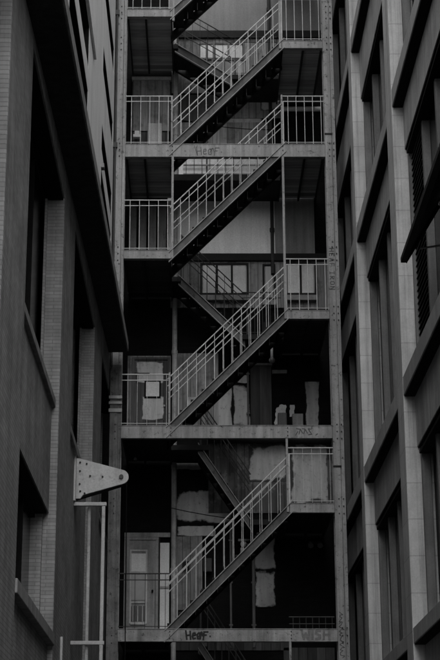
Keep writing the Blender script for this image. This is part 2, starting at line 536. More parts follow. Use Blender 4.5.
rbays = [(10.3, 14.8), (15.4, 19.9), (20.5, 25.0), (25.45, 30.3)]
for bi, (a, b_) in enumerate(rbays):
    for ti, (zb, zt, head) in enumerate(tiers_r):
        if bi < 2 and ti == 4:
            MB().box(XP, 3.6, a + .002, b_ - .002, 13.78, 15).build('spandrel_panel', 'panel', rb)
            continue
        if ti:
            MB().box(XR + .004, 3.6, a + .002, b_ - .002, zb, zt).build('sill_band', 'fascia', rb, bevel=0.008)
            MB().box(XR + .02, XP + .01, a + .004, b_ - .004, zb - .012, zb - .0005).build('sill_shade_strip', 'black', rb)  # black strip painting the shade under the sill band
            prev = tiers_r[ti - 1][2]
            MB().box(XP, 3.6, a + .002, b_ - .002, prev, zb).build('spandrel_panel', 'panel', rb)
        # window: frame, mullions, panes
        w = MB()
        w.box(2.81, 2.92, b_ - .10, b_ - .002, zt, head)
        w.box(2.81, 2.92, a + .002, a + .10, zt, head)
        w.box(2.83, 2.92, a + .10, b_ - .10, head - .07, head - .002)
        w.box(2.83, 2.92, a + .10, b_ - .10, zt + .002, zt + .08)
        ms = [a + (b_ - a) * t for t in (.25, .5, .76)]
        for my in ms:
            w.box(2.85, 2.95, my - .05, my + .05, zt + .08, head - .07)
        win = w.build('window', 'frame', rb, bevel=0.006)
        MB().box(XP + .012, 2.945, a + .101, b_ - .101, head - .11, head - .071).build('head_shade_strip', 'black', win)  # black slab, painted shade at the top of the window
        MB().box(XP + .012, 2.829, a + .004, b_ - .004, head - .012, head - .0005).build('head_shade_strip', 'black', win)  # black strip, painted shade under the panel above
        ed = [a + .1] + [v for my in ms for v in (my - .05, my + .05)] + [b_ - .1]
        for i in range(0, 8, 2):
            if bi == 1 and ti == 2 and i == 6:
                continue
            MB().box(2.95, 2.97, ed[i] + .001, ed[i + 1] - .001, zt + .081, head - .071).build('pane', 'glass', win)
        if bi == 1 and ti == 2:
            lv = MB()
            z = zt + .1
            while z < head - .12:
                lv.hexa([(2.84, ed[6] + .001, z), (2.84, ed[7] - .001, z), (2.91, ed[7] - .001, z + .055), (2.91, ed[6] + .001, z + .055)],
                        [(2.84, ed[6] + .001, z + .012), (2.84, ed[7] - .001, z + .012), (2.91, ed[7] - .001, z + .067), (2.91, ed[6] + .001, z + .067)])
                z += 0.085
            lv.build('louvre', 'beam_dark', win)
            MB().box(2.925, 2.94, ed[6] + .001, ed[7] - .001, zt + .081, head - .071).build('louvre_backing', 'black', win)
MB().box(XR - .1, 3.6, 19.9, 30.3, 22, 22.3).build('parapet', 'fascia', rb)
MB().box(XP, 3.6, 20.5, 25.0, 17.9, 22).build('spandrel_panel', 'panel', rb)
MB().box(XP, 3.6, 25.45, 30.3, 17.9, 22).build('spandrel_panel', 'panel', rb)
# small dark vents on the far piers' panels
# outward tilted sash and its stay
sa = thing('window_sash', (2.85, 16.4, 8.8), 'dark window sash tilted outward from the right building below the louvred window', 'window sash')
MB().hexa([(2.44, 14.2, 8.22), (2.44, 17.9, 8.22), (2.86, 17.9, 8.92), (2.86, 14.2, 8.92)],
          [(2.41, 14.2, 8.25), (2.41, 17.9, 8.25), (2.83, 17.9, 8.95), (2.83, 14.2, 8.95)]).build('sash_panel', 'rail_dark', sa)
f = MB()
for y0 in (14.2, 17.84):
    f.hexa([(2.46, y0, 8.18), (2.46, y0 + .06, 8.18), (2.88, y0 + .06, 8.88), (2.88, y0, 8.88)], [(2.40, y0, 8.24), (2.40, y0 + .06, 8.24), (2.82, y0 + .06, 8.94), (2.82, y0, 8.94)])
f.box(2.39, 2.46, 14.2, 17.9, 8.19, 8.25)
f.build('sash_frame', 'beam_dark', sa)
MB().tube((2.56, 17.45, 8.2), (2.90, 17.3, 8.2), 0.012, 6).build('stay', 'steel', sa)

# ------------------------------------------------------------ rear building
RY = 30.6
rr = thing('rear_building', (0.5, 34, 0), 'old rear building of wall painted black as shade, board cladding and plaster seen through the stair', 'building')
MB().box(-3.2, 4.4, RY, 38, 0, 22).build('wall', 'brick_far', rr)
def slab(x0, x1, z0, z1, mat, name='wall_panel', t=.03, lab=None, y=RY):
    return MB().box(x0, x1, y - t, y - .001, z0, z1).build(name, mat, rr, label=lab)
def torn(x0, x1, z0, z1, mat, seed, jag=.03, name='plaster_patch', t=.008, y=RY, lab=None):
    return MB().prism_y(ragged(x0, x1, z0, z1, seed, jag), y - t, y - .001).build(name, mat, rr, label=lab)
def tornp(poly, mat, seed, jag=.012, y=RY - .03, t=.008):
    rnd = random.Random(seed); out = []
    n = len(poly)
    for i in range(n):
        (ax, az), (bx, bz) = poly[i], poly[(i + 1) % n]
        L = math.hypot(bx - ax, bz - az); k = max(2, int(L / .035))
        for q_ in range(k):
            t_ = q_ / k; d = 0 if q_ == 0 else rnd.uniform(-1, 1) * jag * (.3 + .7 * rnd.random())
            out.append((ax + (bx-ax)*t_ + (bz-az)/L*d, az + (bz-az)*t_ - (bx-ax)/L*d))
    return MB().prism_y(out, y - t, y - .001).build('plaster_patch', mat, rr)
# plaster bands
slab(-.62, 2.60, 18.04, 22, 'plaster_top', 'plaster_wall', lab='smooth pale plaster at the very top behind the stair')
slab(1.56, 2.36, 13.03, 15.25, 'plaster_bay', 'plaster_wall', lab='plaster darkened with painted shade behind the right landing')
slab(-.62, 1.56, 13.03, 15.25, 'plaster', 'plaster_wall', lab='smooth pale plaster between the second and third beams')
slab(-.62, 2.60, 17.88, 18.04, 'beam_dark', 'ledge_beam', .10)
slab(-.62, 2.85, 12.88, 13.03, 'beam_dark', 'ledge_beam', .10)
slab(.20, 2.62, 9.12, 9.24, 'rail_dark', 'floor_ledge', .55)
slab(.20, 2.62, 9.24, 9.30, 'beam_dark', 'ledge_beam', .06)
slab(-.62, 1.40, 14.52, 14.62, 'beam_dark', 'ledge_beam', .14)
# cladding
slab(-.55, 1.80, 16.62, 17.88, 'boards', 'board_cladding', .03)
slab(-.55, 2.70, 11.9, 12.88, 'boards', 'board_cladding', .03)
slab(-.55, 1.45, 15.25, 15.95, 'boards', 'board_cladding', .03)
slab(0.5, 1.75, 16.05, 16.55, 'boards', 'board_cladding', .03)
slab(0.20, 2.68, 7.75, 9.22, 'boards_peel', 'board_cladding', .03)
slab(-.45, .40, 9.42, 10.95, 'boards', 'board_cladding', .03)
slab(-.44, .08, 5.9, 7.35, 'boards', 'board_cladding', .03)
slab(1.60, 2.55, 4.0, 5.2, 'boards_dark', 'board_cladding', .03)
slab(-.5, 1.7, 5.15, 5.55, 'boards_dark', 'board_cladding', .03)
slab(-.55, .6, 15.98, 16.58, 'boards_dark', 'board_cladding', .03)
slab(1.3, 2.4, 10.9, 11.6, 'beam_dark', 'board_cladding', .03)
Y2 = RY - .03
slab(.98, 1.74, 8.36, 9.10, 'soft_boards', 'whitewash', .01, y=Y2)
slab(1.77, 2.50, 7.94, 9.10, 'soft_boards', 'whitewash', .01, y=Y2)
slab(-.50, .70, 7.56, 8.20, 'soft', 'whitewash', .01)
slab(-.45, .20, 8.60, 8.80, 'soft', 'whitewash', .01)
slab(-.45, .30, 7.30, 7.50, 'soft', 'whitewash', .01, y=RY - .031)
slab(1.07, 1.48, 6.66, 7.34, 'soft', 'whitewash', .01)
slab(1.07, 1.48, 5.96, 6.66, 'soft', 'whitewash', .01)
slab(.35, .67, 9.30, 10.28, 'soft', 'whitewash', .01)
slab(.69, 1.02, 9.48, 10.30, 'soft', 'whitewash', .01)
torn(.78, 1.0, 10.36, 10.50, 'patch', 12, .02)
slab(1.30, 1.72, 16.22, 16.85, 'soft_boards', 'whitewash', .01, y=Y2)
slab(.5, 1.4, 15.9, 16.12, 'soft', 'whitewash', .01)
slab(1.03, 1.44, 9.42, 10.68, 'wood', 'wood_panel', .08, 'dark stained wooden panel beside the open black doorway')
slab(2.10, 2.38, 9.30, 10.36, 'soft', 'door_post', .05)
slab(1.0, 1.46, 10.68, 10.72, 'stone', 'ledge', .12)
slab(1.46, 1.75, 10.53, 10.60, 'stone', 'ledge', .06)
# windows
def rwin(x0, x1, z0, z1, n, frame='beam_dark', pane='blind', sill=True, y=RY - .03, mid=False):
    f = MB()
    b0 = .035
    f.box(x0 - b0, x0, y - .04, y - .001, z0 - b0, z1 + b0); f.box(x1, x1 + b0, y - .04, y - .001, z0 - b0, z1 + b0)
    f.box(x0, x1, y - .04, y - .001, z1, z1 + b0); f.box(x0, x1, y - .04, y - .001, z0 - b0, z0)
    st = (x1 - x0) / n
    for i in range(1, n):
        f.box(x0 + st*i - .02, x0 + st*i + .02, y - .045, y - .001, z0, z1)
    if mid: f.box(x0, x1, y - .035, y - .001, (z0+z1)/2 - .015, (z0+z1)/2 + .015)
    w = f.build('window', frame, rr)
    for i in range(n):
        MB().box(x0 + st*i + .021, x0 + st*(i+1) - .021, y - .014, y - .001, z0 + .001, z1 - .001).build('pane', pane, w)
    if sill:
        MB().box(x0 - .06, x1 + .04, y - .16, y - .001, z0 - .19, z0 - .08).build('sill', 'stone', w, bevel=.006)
    return w
rwin(0.08, .98, 12.20, 12.80, 3)
rwin(1.78, 2.34, 12.20, 12.82, 2)
rwin(1.33, 1.52, 12.10, 12.78, 1, pane='glass')
rwin(0.02, .95, 17.42, 17.74, 3, frame='frame', sill=False)
rwin(0.32, 1.00, 16.86, 17.36, 3, frame='frame', pane='glass_grey', sill=False)
rwin(2.0, 2.45, 16.9, 17.6, 2, pane='glass', sill=False)
# left side doors, one a floor
def door(x0, x1, z0, z1, mat, lab, parent=rr):
    d = MB().box(x0, x1, RY - .06, RY - .001, z0, z1).build('door', mat, parent, label=lab)
    f = MB()
    f.box(x0 - .05, x0, RY - .09, RY - .001, z0, z1 + .05); f.box(x1, x1 + .05, RY - .09, RY - .001, z0, z1 + .05)
    f.box(x0, x1, RY - .09, RY - .001, z1, z1 + .05)
    f.build('door_frame', mat, d)
    return d
slab(-1.39, -.54, 8.9, 10.9, 'boards', 'board_panel', .02)
d3 = door(-1.25, -.60, 8.9, 10.80, 'boards_dark', 'dark plank door with pale patches of whitewash')
MB().box(-1.22, -.68, RY - .066, RY - .061, 10.32, 10.76).build('whitewash', 'soft_boards', d3)
MB().box(-1.10, -.66, RY - .067, RY - .061, 9.58, 10.06).build('whitewash', 'soft_boards', d3)
for hz in (9.5, 10.5): MB().box(-1.25, -.95, RY - .075, RY - .061, hz, hz + .035).build('hinge', 'beam_dark', d3)
MB().tube((-.66, RY - .11, 9.86), (-.66, RY - .061, 9.86), .02, 8).build('handle', 'pipe', d3)
d4 = door(-1.30, -.80, 5.3, 7.22, 'door_paint', 'grey door with a glazed upper half and a small barred pane at its foot')
for (a, b_, c_, d_, mt) in ((-1.26, -.99, 6.62, 6.96, 'blind'), (-1.26, -.99, 6.08, 6.56, 'glass_grey'), (-1.26, -.99, 5.68, 5.97, 'glass')):
    MB().box(a, b_, RY - .07, RY - .061, c_, d_).build('pane', mt, d4)
fb = MB()
for z_ in (6.58, 7.0, 6.02): fb.box(-1.29, -.96, RY - .082, RY - .061, z_, z_ + .035)
for x_ in (-1.29, -.99): fb.box(x_, x_ + .03, RY - .080, RY - .061, 5.64, 7.0)
fb.build('glazing_bars', 'patch', d4)
MB().tube((-.86, RY - .12, 6.25), (-.86, RY - .061, 6.25), .02, 8).build('handle', 'black', d4)
bb = MB()
for i in range(3): bb.box(-1.23 + i*.09, -1.215 + i*.09, RY - .085, RY - .071, 5.68, 5.97)
bb.box(-1.27, -.98, RY - .09, RY - .071, 5.62, 5.67)
bb.build('grille', 'patch', d4)
slab(-.72, -.545, 5.3, 7.17, 'blind', 'side_light', .05, 'tall pale strip beside the lowest door')
slab(-1.40, -.53, 7.275, 7.36, 'door_paint', 'door_head', .08)
slab(-1.40, -1.355, 5.3, 7.27, 'door_paint', 'door_post', .07)
slab(-.745, -.725, 5.3, 7.27, 'beam_dark', 'door_post', .09)
slab(-.715, -.55, 6.30, 6.34, 'door_paint', 'side_light_bar', .07)
# panels of the other floors
pn = slab(-1.36, -.58, 15.75, 16.90, 'boards', 'board_panel', .05)
slab(-1.38, -.56, 16.9, 16.97, 'patch', 'ledge', .09)
slab(-1.36, -.60, 14.3, 15.72, 'boards_dark', 'board_panel', .05)
for i in range(4):
    slab(-1.40 + i * .2, -1.25 + i * .2, 12.2, 14.15, 'door_paint', 'window_panel', .05)
# doorway glimpse: a lit broken pane seen in the dark opening
tornp([(1.50,9.5),(1.72,9.5),(1.72,9.9),(1.60,9.9),(1.52,9.8)], 'white', 31, .02, y=RY)
tornp([(1.79,9.66),(1.88,9.66),(1.89,9.9),(1.80,9.9)], 'white', 32, .012, y=RY)

# loose things behind the stair
Yf = RY - .25
tag(MB().box(1.55, 1.72, Yf, Yf + .15, 9.245, 9.68).build('crate', 'frame', bevel=.01), 'narrow grey crate standing in the black doorway, left of the other crate', 'crate', 'crates in the black doorway')
tag(MB().box(1.83, 2.04, Yf, Yf + .15, 9.245, 9.66).build('crate', 'door_paint', bevel=.01), 'wider grey crate standing in the black doorway beside the pale post', 'crate', 'crates in the black doorway')
tag(MB().box(-1.03, -.74, RY - .4, RY - .1, 14.3, 15.76).build('cabinet', 'panel', bevel=.01), 'pale grey cabinet behind the railing at the upper left landing', 'cabinet')
MBk = MB(); MBk.box(-1.33, -1.17, RY - .3, RY - .2, 15.50, 15.56); MBk.box(-1.30, -1.20, RY - .3, RY - .22, 15.56, 15.64)
tag(MBk.build('meter_box', 'white', bevel=.004), 'small white meter box in the dark beside the pale cabinet', 'meter box')
tag(MB().box(-1.02, -.76, RY - .085, RY - .071, 10.05, 10.35).build('notice', 'white'), 'blank pale square notice fixed to the dark plank door', 'notice')
nf = MB()
nf.box(-1.05, -1.02, RY - .09, RY - .062, 10.02, 10.38); nf.box(-.76, -.73, RY - .09, RY - .062, 10.02, 10.38)
nf.box(-1.02, -.76, RY - .09, RY - .062, 10.35, 10.38); nf.box(-1.02, -.76, RY - .09, RY - .062, 10.02, 10.05)
nfo = nf.build('notice_frame', 'black')
nfo.parent = bpy.data.objects['notice']

# clutter on the rear wall
clut = [((.98, 9.3), (.98, 12.0), .018, 'thin dark conduit rising beside the wooden panel in the centre'),
        ((.62, 5.2), (.62, 7.9), .02, 'thin dark conduit behind the lowest flight, left of the globe lamp'),
        ((1.05, 5.2), (1.05, 7.3), .03, 'thicker dark conduit behind the lowest flight, right of the globe lamp'),
        ((.18, 14.3), (.18, 17.8), .016, 'thin conduit on the boards behind the topmost front flight')]
for (a, b_, rr0, lab) in clut:
    m = MB(); m.tube((a[0], RY - .06, a[1]), (b_[0], RY - .06, b_[1]), rr0, 8)
    zc = a[1] + .4
    while zc < b_[1]:
        m.box(a[0] - rr0 - .015, a[0] + rr0 + .015, RY - .08, RY - .031, zc, zc + .03); zc += .8
    tag(m.build('conduit', 'frame'), lab, 'conduit', 'conduits on the rear wall')
def box_thing(x0, x1, z0, z1, name, lab, cat, mat='frame'):
    m = MB(); m.box(x0, x1, RY - .16, RY - .032, z0, z1); o_ = m.build(name, mat, bevel=.008)
    MB().box(x0 + .02, x1 - .02, RY - .168, RY - .1605, z0 + .02, z1 - .02).build('cover', mat, o_)
    tag(o_, lab, cat)
box_thing(-.30, -.16, 6.66, 6.80, 'junction_box', 'dark junction box on the pale boards right of the grey door', 'junction box', 'beam_dark')
box_thing(.10, .26, 6.60, 6.86, 'switch_box', 'dark switch box behind the railing of the lowest flight', 'switch box', 'rail_dark')
box_thing(-.22, -.02, 9.72, 10.02, 'fuse_box', 'grey fuse box on the boards right of the door with the notice', 'fuse box', 'pipe')
m = MB()
for zz_ in (14.75, 14.95): m.tube((-.3, RY - .12, zz_), (1.3, RY - .12, zz_), .022, 8)
tag(m.build('pipe_run', 'pipe'), 'pair of thin horizontal pipes under the uppermost full beam', 'pipe')

# pipes on the rear wall
pp = MB()
pp.tube((-.46, RY - .14, 3), (-.46, RY - .14, 18.0), .05, 10)
for z in (4.5, 6.6, 8.6, 10.9, 13.2, 15.6, 17.4): pp.tube((-.46, RY - .14, z), (-.46, RY - .14, z + .07), .06, 10)
tag(pp.build('drainpipe', 'pipe', smooth=False), 'round grey drainpipe running up the rear wall left of the stair flights', 'drainpipe', 'drainpipes on the rear wall')
pp = MB()
pp.tube((1.50, RY - .08, 12.6), (1.50, RY - .08, 20), .035, 8)
for z in (13.5, 14.6, 18.5): pp.tube((1.50, RY - .08, z), (1.50, RY - .08, z + .08), .05, 8)
tag(pp.build('drainpipe', 'rail_dark'), 'thin dark drainpipe on the pale plaster wall behind the right inner post', 'drainpipe', 'drainpipes on the rear wall')
pp = MB()
pp.tube((1.75, RY - .1, 16.22), (2.55, RY - .1, 16.22), .05, 10)
tag(pp.build('horizontal_pipe', 'blind'), 'pale horizontal pipe under the upper right landing behind the railing', 'pipe')

# lamps (all unlit)
l = thing('twin_spotlight', (2.23, RY, 7.15), 'pair of small unlit spotlights on the black wall right of the lowest flight', 'lamp')
for x in (2.14, 2.32):
    MB().tube((x, RY - .14, 7.10), (x, RY - .04, 7.16), .055, 10, .04).build('lamp_head', 'frame', l)
MB().box(2.10, 2.36, RY - .04, RY - .001, 7.15, 7.19).build('mount', 'beam_dark', l)
l = thing('bulkhead_lamp', (1.40, 29.35, 10.5), 'small round bulkhead lamp hanging under the right middle landing', 'lamp')
MB().ball((1.40, 29.3, 10.42), .06).build('lamp_glass', 'glass_grey', l, smooth=True)
MB().tube((1.40, 29.3, 10.46), (1.40, 29.3, 10.85), .025, 8).build('stem', 'panel', l)
l = thing('globe_lamp', (.86, 30.3, 7.0), 'small pale globe lamp on a box behind the lowest flight', 'lamp')
MB().ball((.86, 30.3, 7.10), .06).build('lamp_globe', 'blind', l, smooth=True)
MB().box(.76, .98, 30.3, 30.42, 7.16, 7.2).build('mount', 'panel', l)
MB().box(.80, .92, 30.3, 30.4, 6.85, 7.03).build('lamp_base', 'panel', l)
tb = MB(); tb.tube((-1.2, 30.2, 8.72), (-1.2, 30.2, 9.1), .022, 8); tb.box(-1.23, -1.17, 30.18, 30.22, 8.70, 8.73)
tag(tb.build('tube_lamp', 'patch'), 'short pale tube lamp hanging upright in the black bay above the lowest door', 'lamp')
cb = MB(); cb.tube((-1.235, 27.985, 2.0), (-1.26, 27.985, 7.9), .009, 6)
tag(cb.build('cable', 'black'), 'thin black cable hanging down past the lowest beam near the left column', 'cable')

# ------------------------------------------------------------ fire escape
fe = thing('fire_escape', (0.5, 29, 0), 'tall steel fire escape with zigzag stair flights between two pale columns', 'fire escape')
FY = 28.0
CL, CR = -1.375, 2.40
def column(x0, x1, seam, side):
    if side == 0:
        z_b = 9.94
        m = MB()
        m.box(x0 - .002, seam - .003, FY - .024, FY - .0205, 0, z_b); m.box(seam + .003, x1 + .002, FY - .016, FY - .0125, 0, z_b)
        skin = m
    m = MB()
    m.box(x0, seam - .004, FY - .02, FY + .02, 0, 21)          # front plate
    m.box(seam + .004, x1, FY - .012, FY + .02, 0, 21)
    m.box(seam - .01, seam + .01, FY + .02, FY + .24, 0, 21)        # web
    m.box(x0, x1, FY + .24, FY + .27, 0, 21)
    c = m.build('column', 'steel', fe, bevel=.004)
    if side == 0: skin.build('dark_face', 'steel_dark', c)
    for zc in (5.1, 7.35, 8.7, 10.92, 12.08, 14.17, 16.4, 17.07):
        for dz in (-.13, 0, .13):
            for xx in ((seam - .05, seam + .03) if side else (seam - .05,)):
                MB().tube((xx, FY - .035, zc + dz), (xx, FY - .018, zc + dz), .012, 6).build('rivet', 'ink', c)
    return c
colL = column(-1.575, CL, -1.43, 0)
colR = column(CR, 2.60, 2.53, 1)
for z0, z1 in ((9.30, 9.36), (9.05, 9.12), (9.20, 9.25)):
    MB().box(-1.60, -1.36, FY - .05, FY + .0, z0, z1).build('clamp', 'pipe', colL, bevel=.006)
for z0 in (8.05, 14.48):
    MB().box(2.395, 2.54, FY - .035, FY - .02, z0, z0 + .03).build('clamp', 'beam_dark', colR)

def beam(z0, z1, mat, xs=(CL, CR)):
    m = MB()
    m.box(xs[0] + .002, xs[1] - .002, FY, FY + .02, z0 + .012, z1 - .012)
    m.box(xs[0] + .002, xs[1] - .002, FY - .012, FY + .10, z1 - .012, z1)
    m.box(xs[0] + .002, xs[1] - .002, FY - .012, FY + .10, z0, z0 + .012)
    b_ = m.build('beam', mat, fe, bevel=.003)
    for xc in (-.485, 1.60):
        for k in range(3):
            zz = z0 + .05 + k * (z1 - z0 - .1) / 2
            MB().tube((xc, FY - .014, zz), (xc, FY + .001, zz), .011, 6).build('rivet', 'ink', b_)
    return b_
beam3 = beam(5.0, 5.22, 'steel_low')
beam2 = beam(8.58, 8.82, 'steel')
beam1 = beam(14.03, 14.30, 'steel')
beam(20.0, 20.25, 'steel')

def landing(x0, x1, z, mat='steel', edge=True, yb=30.5, ext=None):
    m = MB()
    m.box(x0 + .003, x1 - .003, FY + .10, yb, z - .07, z - .01)
    d = m.build('landing', 'soffit' if z > 13 else ('soffit_dark' if z > 10 else 'joist'), fe)  # lower decks take darker materials as painted shade
    j = MB()
    xm = (x0 + x1) / 2 - (.08 if x0 < 0 else -.03)
    j.box(xm - .018, xm + .018, FY + .10, yb, z - .14, z - .071)
    j.box(x0 + .004, x0 + .03, FY + .101, yb, z - .15, z - .071)
    j.box(x1 - .03, x1 - .004, FY + .101, yb, z - .15, z - .071)
    j.build('joist', 'joist', d)
    if edge:
        e = MB()
        e.box(x0 + .002, x1 - .002, FY, FY + .02, z - .16, z - .012)
        e.box(x0 + .002, x1 - .002, FY - .012, FY + .098, z - .012, z)
        e.box(x0 + .002, x1 - .002, FY - .012, FY + .098, z - .172, z - .16)
        e.build('edge_channel', mat, d, bevel=.003)
    if ext:
        a, b_ = ext
        MB().box(a, b_, 29.42, yb, z - .11, z - .012).build('deck_extension', 'beam_dark', d)
    return d
LX, RX = -.50, 1.615
landing(CL, LX, 5.22, edge=False)
landing(CL, LX, 8.82, edge=False, ext=(LX, .2))
landing(CL, LX, 14.30, edge=False)
landing(RX, CR, 14.30, edge=False)
MB().box(LX, RX, 29.42, 30.5, 14.16, 14.29).build('walkway', 'beam_dark', fe)
landing(CL, LX, 12.16, ext=(LX, -.33))
landing(CL, LX, 17.16, ext=(LX, -.40))
landing(RX, CR, 3.80, ext=(.95, RX))
landing(RX, CR, 7.41, ext=(.95, RX))
landing(RX, CR, 10.99, ext=(.85, RX))
landing(RX, CR, 16.48, ext=(.66, RX))
landing(RX, CR, 19.33)

# inner posts
def post(x0, x1, z0, z1):
    MB().box(x0, x1, FY - .01, FY + .05, z0, z1).build('post', 'steel', fe, bevel=.004)
post(-.50, -.455, 12.0, 14.03); post(-.50, -.455, 16.9, 19.9); post(-.515, -.475, 14.30, 15.30)
post(1.575, 1.62, 10.82, 14.03); post(1.56, 1.61, 16.3, 20.0); post(1.575, 1.61, 14.30, 15.32)
post(1.56, 1.60, 7.25, 8.58); post(1.56, 1.60, 2.8, 5.0)
post(-.53, -.495, 8.82, 9.80)

RS = .0115
def railing(x0, x1, z, h=1.0, n=5, y=FY + .02, mat='rail', balus=True, mid=.11, sep=True, bal_r=.006):
    m = MB()
    m.tube((x0, y, z + h), (x1, y, z + h), RS, 8)
    m.tube((x0, y, z + h - mid), (x1, y, z + h - mid), RS * .8, 8)
    if balus: m.tube((x0, y, z + .04), (x1, y, z + .04), RS * .6, 6)
    r = m.build('railing', mat, fe, smooth=False)
    if balus:
        st = (x1 - x0) / n
        if sep:
            for i in range(n):
                x = x0 + st * (i + .62)
                MB().tube((x, y, z), (x, y, z + h), bal_r, 6).build('baluster', mat, r)
        else:
            bm_ = MB()
            for i in range(n):
                x = x0 + st * (i + .6)
                bm_.tube((x, y, z), (x, y, z + h), bal_r, 6)
            bm_.build('balusters', mat, r)
    return r
railing(CL, -.50, 17.16); railing(CL, -.50, 14.30); railing(CL, -.50, 12.16)
railing(CL, -.50, 8.82, .95, 5, bal_r=.004); railing(CL, -.50, 5.22, .95, 5, mat='rail_dark', bal_r=.005)
railing(1.615, CR, 19.33); railing(1.615, CR, 16.48); railing(1.615, CR, 14.30); railing(1.60, CR, 10.99); railing(1.60, CR, 7.41, 1.0, 5, mat='rail', bal_r=.004)
# low rail along the lowest beam, right half
railing(1.60, CR, 5.22, .28, 7, y=FY + .6, mat='rail_dark', mid=.12)
railing(-.5, 1.6, 14.30, 1.0, 13, y=30.4, mat='rail_dark', sep=False)

def flight(xa, za, xb, zb, y0, y1, dark=False, n=11, rails=True, near_mat=None):
    """stair flight from (xa,za) up to (xb,zb) between depths y0 and y1"""
    fl = bpy.data.objects.new('stair_flight', None)
    COL.objects.link(fl); fl.parent = fe
    ORG[fl.name] = ORG[fe.name]
    sgn = 1 if xb > xa else -1
    L = math.hypot(xb - xa, zb - za)
    ux, uz = (xb - xa) / L, (zb - za) / L
    hv = .21                                   # vertical height of the channel
    for k, yy in enumerate((y0, y1)):
        m = MB()
        def q(x0_, z0_, x1_, z1_, h0, h1, ya_, yb_):
            pts = [(x0_, z0_ + h0), (x1_, z1_ + h0), (x1_, z1_ + h1), (x0_, z0_ + h1)]
            if sgn < 0: pts = pts[::-1]
            m.prism_y(pts, ya_, yb_)
        e = .05 * sgn
        A = (xa - e, za - .05, xb + e, zb + .05)
        q(*A, -hv + .018, -.018, yy, yy + .012)
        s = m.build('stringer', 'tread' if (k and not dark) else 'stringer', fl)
        m = MB()
        q(*A, -.018, 0, yy - .045, yy + .014)
        q(*A, -hv, -hv + .018, yy - .045, yy + .014)
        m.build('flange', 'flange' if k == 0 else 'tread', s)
    tz, tx = (zb - za) / n, (xb - xa) / n
    for i in range(n):
        x = xa + tx * i; z = za + tz * (i + 1)
        m = MB()
        m.box(x, x + tx + .02 * sgn, y0 + .015, y1 - .05, z - .03 - .12, z - .12)
        m.box(x, x + .006 * sgn, y0 + .015, y1 - .05, z - tz - .12, z - .15)
        t = m.build('tread', 'tread', fl)
        if not dark and 0 < i < n - 1:
            MB().box(x + tx * .5 - .006, x + tx * .5 + .006, y0 + .55, y0 + .56, z - .30, z - .15).build('tread_tab', 'rail', t)  # small pale tab hung below the tread
    if rails:
        rm = 'rail' if not dark else 'rail_dark'
        for k, yy in enumerate((y0 - .005, y1 - .02)):
            m = MB()
            for h, rr_ in ((.87, RS), (.74, RS * .8)):
                m.tube((xa - .03 * sgn, yy, za + h - .03), (xb, yy, zb + h), rr_, 8)
            if k == 0:
                m.tube((xb, yy, zb - .02), (xb, yy, zb + .88), .018, 8)
            hr = m.build('handrail', rm if k == 0 else rm, fl)
            nb = 13
            if dark:
                nb = 7
            for i in range(1, nb):
                t = i / nb
                x = xa + (xb - xa) * t; z = za + (zb - za) * t
                MB().tube((x, yy, z - .02), (x, yy, z + .87),   .006 if not dark else .005, 6).build('baluster', rm, hr)
    return fl
YA, YB = FY + .02, 28.93
# front flights, rising to the right
flight(-.53, 1.63, RX, 3.80, YA, YB)
flight(-.53, 5.24, RX, 7.41, YA, YB)
flight(-.52, 8.84, RX, 10.99, YA, YB)
flight(-.49, 12.17, RX, 14.30, YA, YB)
flight(-.49, 14.31, RX, 16.48, YA, YB)
flight(-.49, 17.17, RX, 19.33, YA, YB)
# back flights, rising to the left
flight(.95, 3.81, .05, 5.22, 29.5, 30.35, dark=True, n=7)
flight(.95, 7.42, .05, 8.82 , 29.5, 30.35, dark=True, n=7)
flight(.85, 10.99, -.33, 12.16, 29.5, 30.35, dark=True, n=6)
flight(.66, 16.48, -.42, 17.16, 29.5, 30.35, dark=True, n=4)
railing(.85, 1.6, 10.99, .85, 5, y=29.47, mat='rail_dark', sep=False)
railing(.66, 1.6, 16.48, .85, 6, y=29.47, mat='rail_dark', sep=False)

# sagging cables
def cable(pts, rad, lab):
    m = MB()
    for a, b_ in zip(pts, pts[1:]): m.tube(a, b_, rad, 6)
    tag(m.build('cable', 'black'), lab, 'cable')
def sag(a, b_, d, n=10):
    return [(a[0] + (b_[0]-a[0])*t/n, a[1] + (b_[1]-a[1])*t/n, a[2] + (b_[2]-a[2])*t/n - d * 4 * (t/n) * (1 - t/n)) for t in range(n + 1)]
cable(sag((-.45, 30.3, 15.9), (2.3, 30.3, 15.7), .12), .008, 'thin cable sagging along the rear wall above the uppermost full beam')
cable(sag((-1.3, 30.3, 8.0), (2.35, 30.3, 7.5), .15), .008, 'thin cable sagging along the rear wall below the second full beam')
# graffiti
gy = FY
def letters(parent, mat, spec, x, z, h, w, y):
    for letter in spec:
        mb = MB()
        for pts in letter:
            stroke(mb, [(x + a * h, z + b_ * h) for a, b_ in pts], w, y)
        mb.build('graffiti_letter', mat, parent)
HEOF = [[[(0, 1.0), (.12, .0)], [(.5, .95), (.55, 0)], [(.1, .45), (.55, .5)]],
        [[(.78, .4), (1.1, .5), (1.05, .72), (.85, .7), (.76, .35), (.85, .08), (1.12, .15)]],
        [[(1.5, .75), (1.3, .55), (1.35, .1), (1.65, .08), (1.72, .5), (1.5, .72), (1.9, .75)], [(1.5, .3), (1.8, .85), (1.95, .4)]],
        [[(2.1, .9), (2.0, -.05)], [(2.08, .85), (2.55, .85)], [(2.05, .5), (2.35, .5)]], [[(2.75, .35), (2.82, .35)]]]
letters(beam1, 'ink_soft', HEOF, -.03, 14.07, .17, .013, gy)
letters(beam1, 'ink_soft', [[[(-.07, 14.26), (-.01, 14.06)]]], 0, 0, 1, .010, gy)
letters(beam3, 'ink', HEOF, -.21, 5.035, .15, .031, gy)
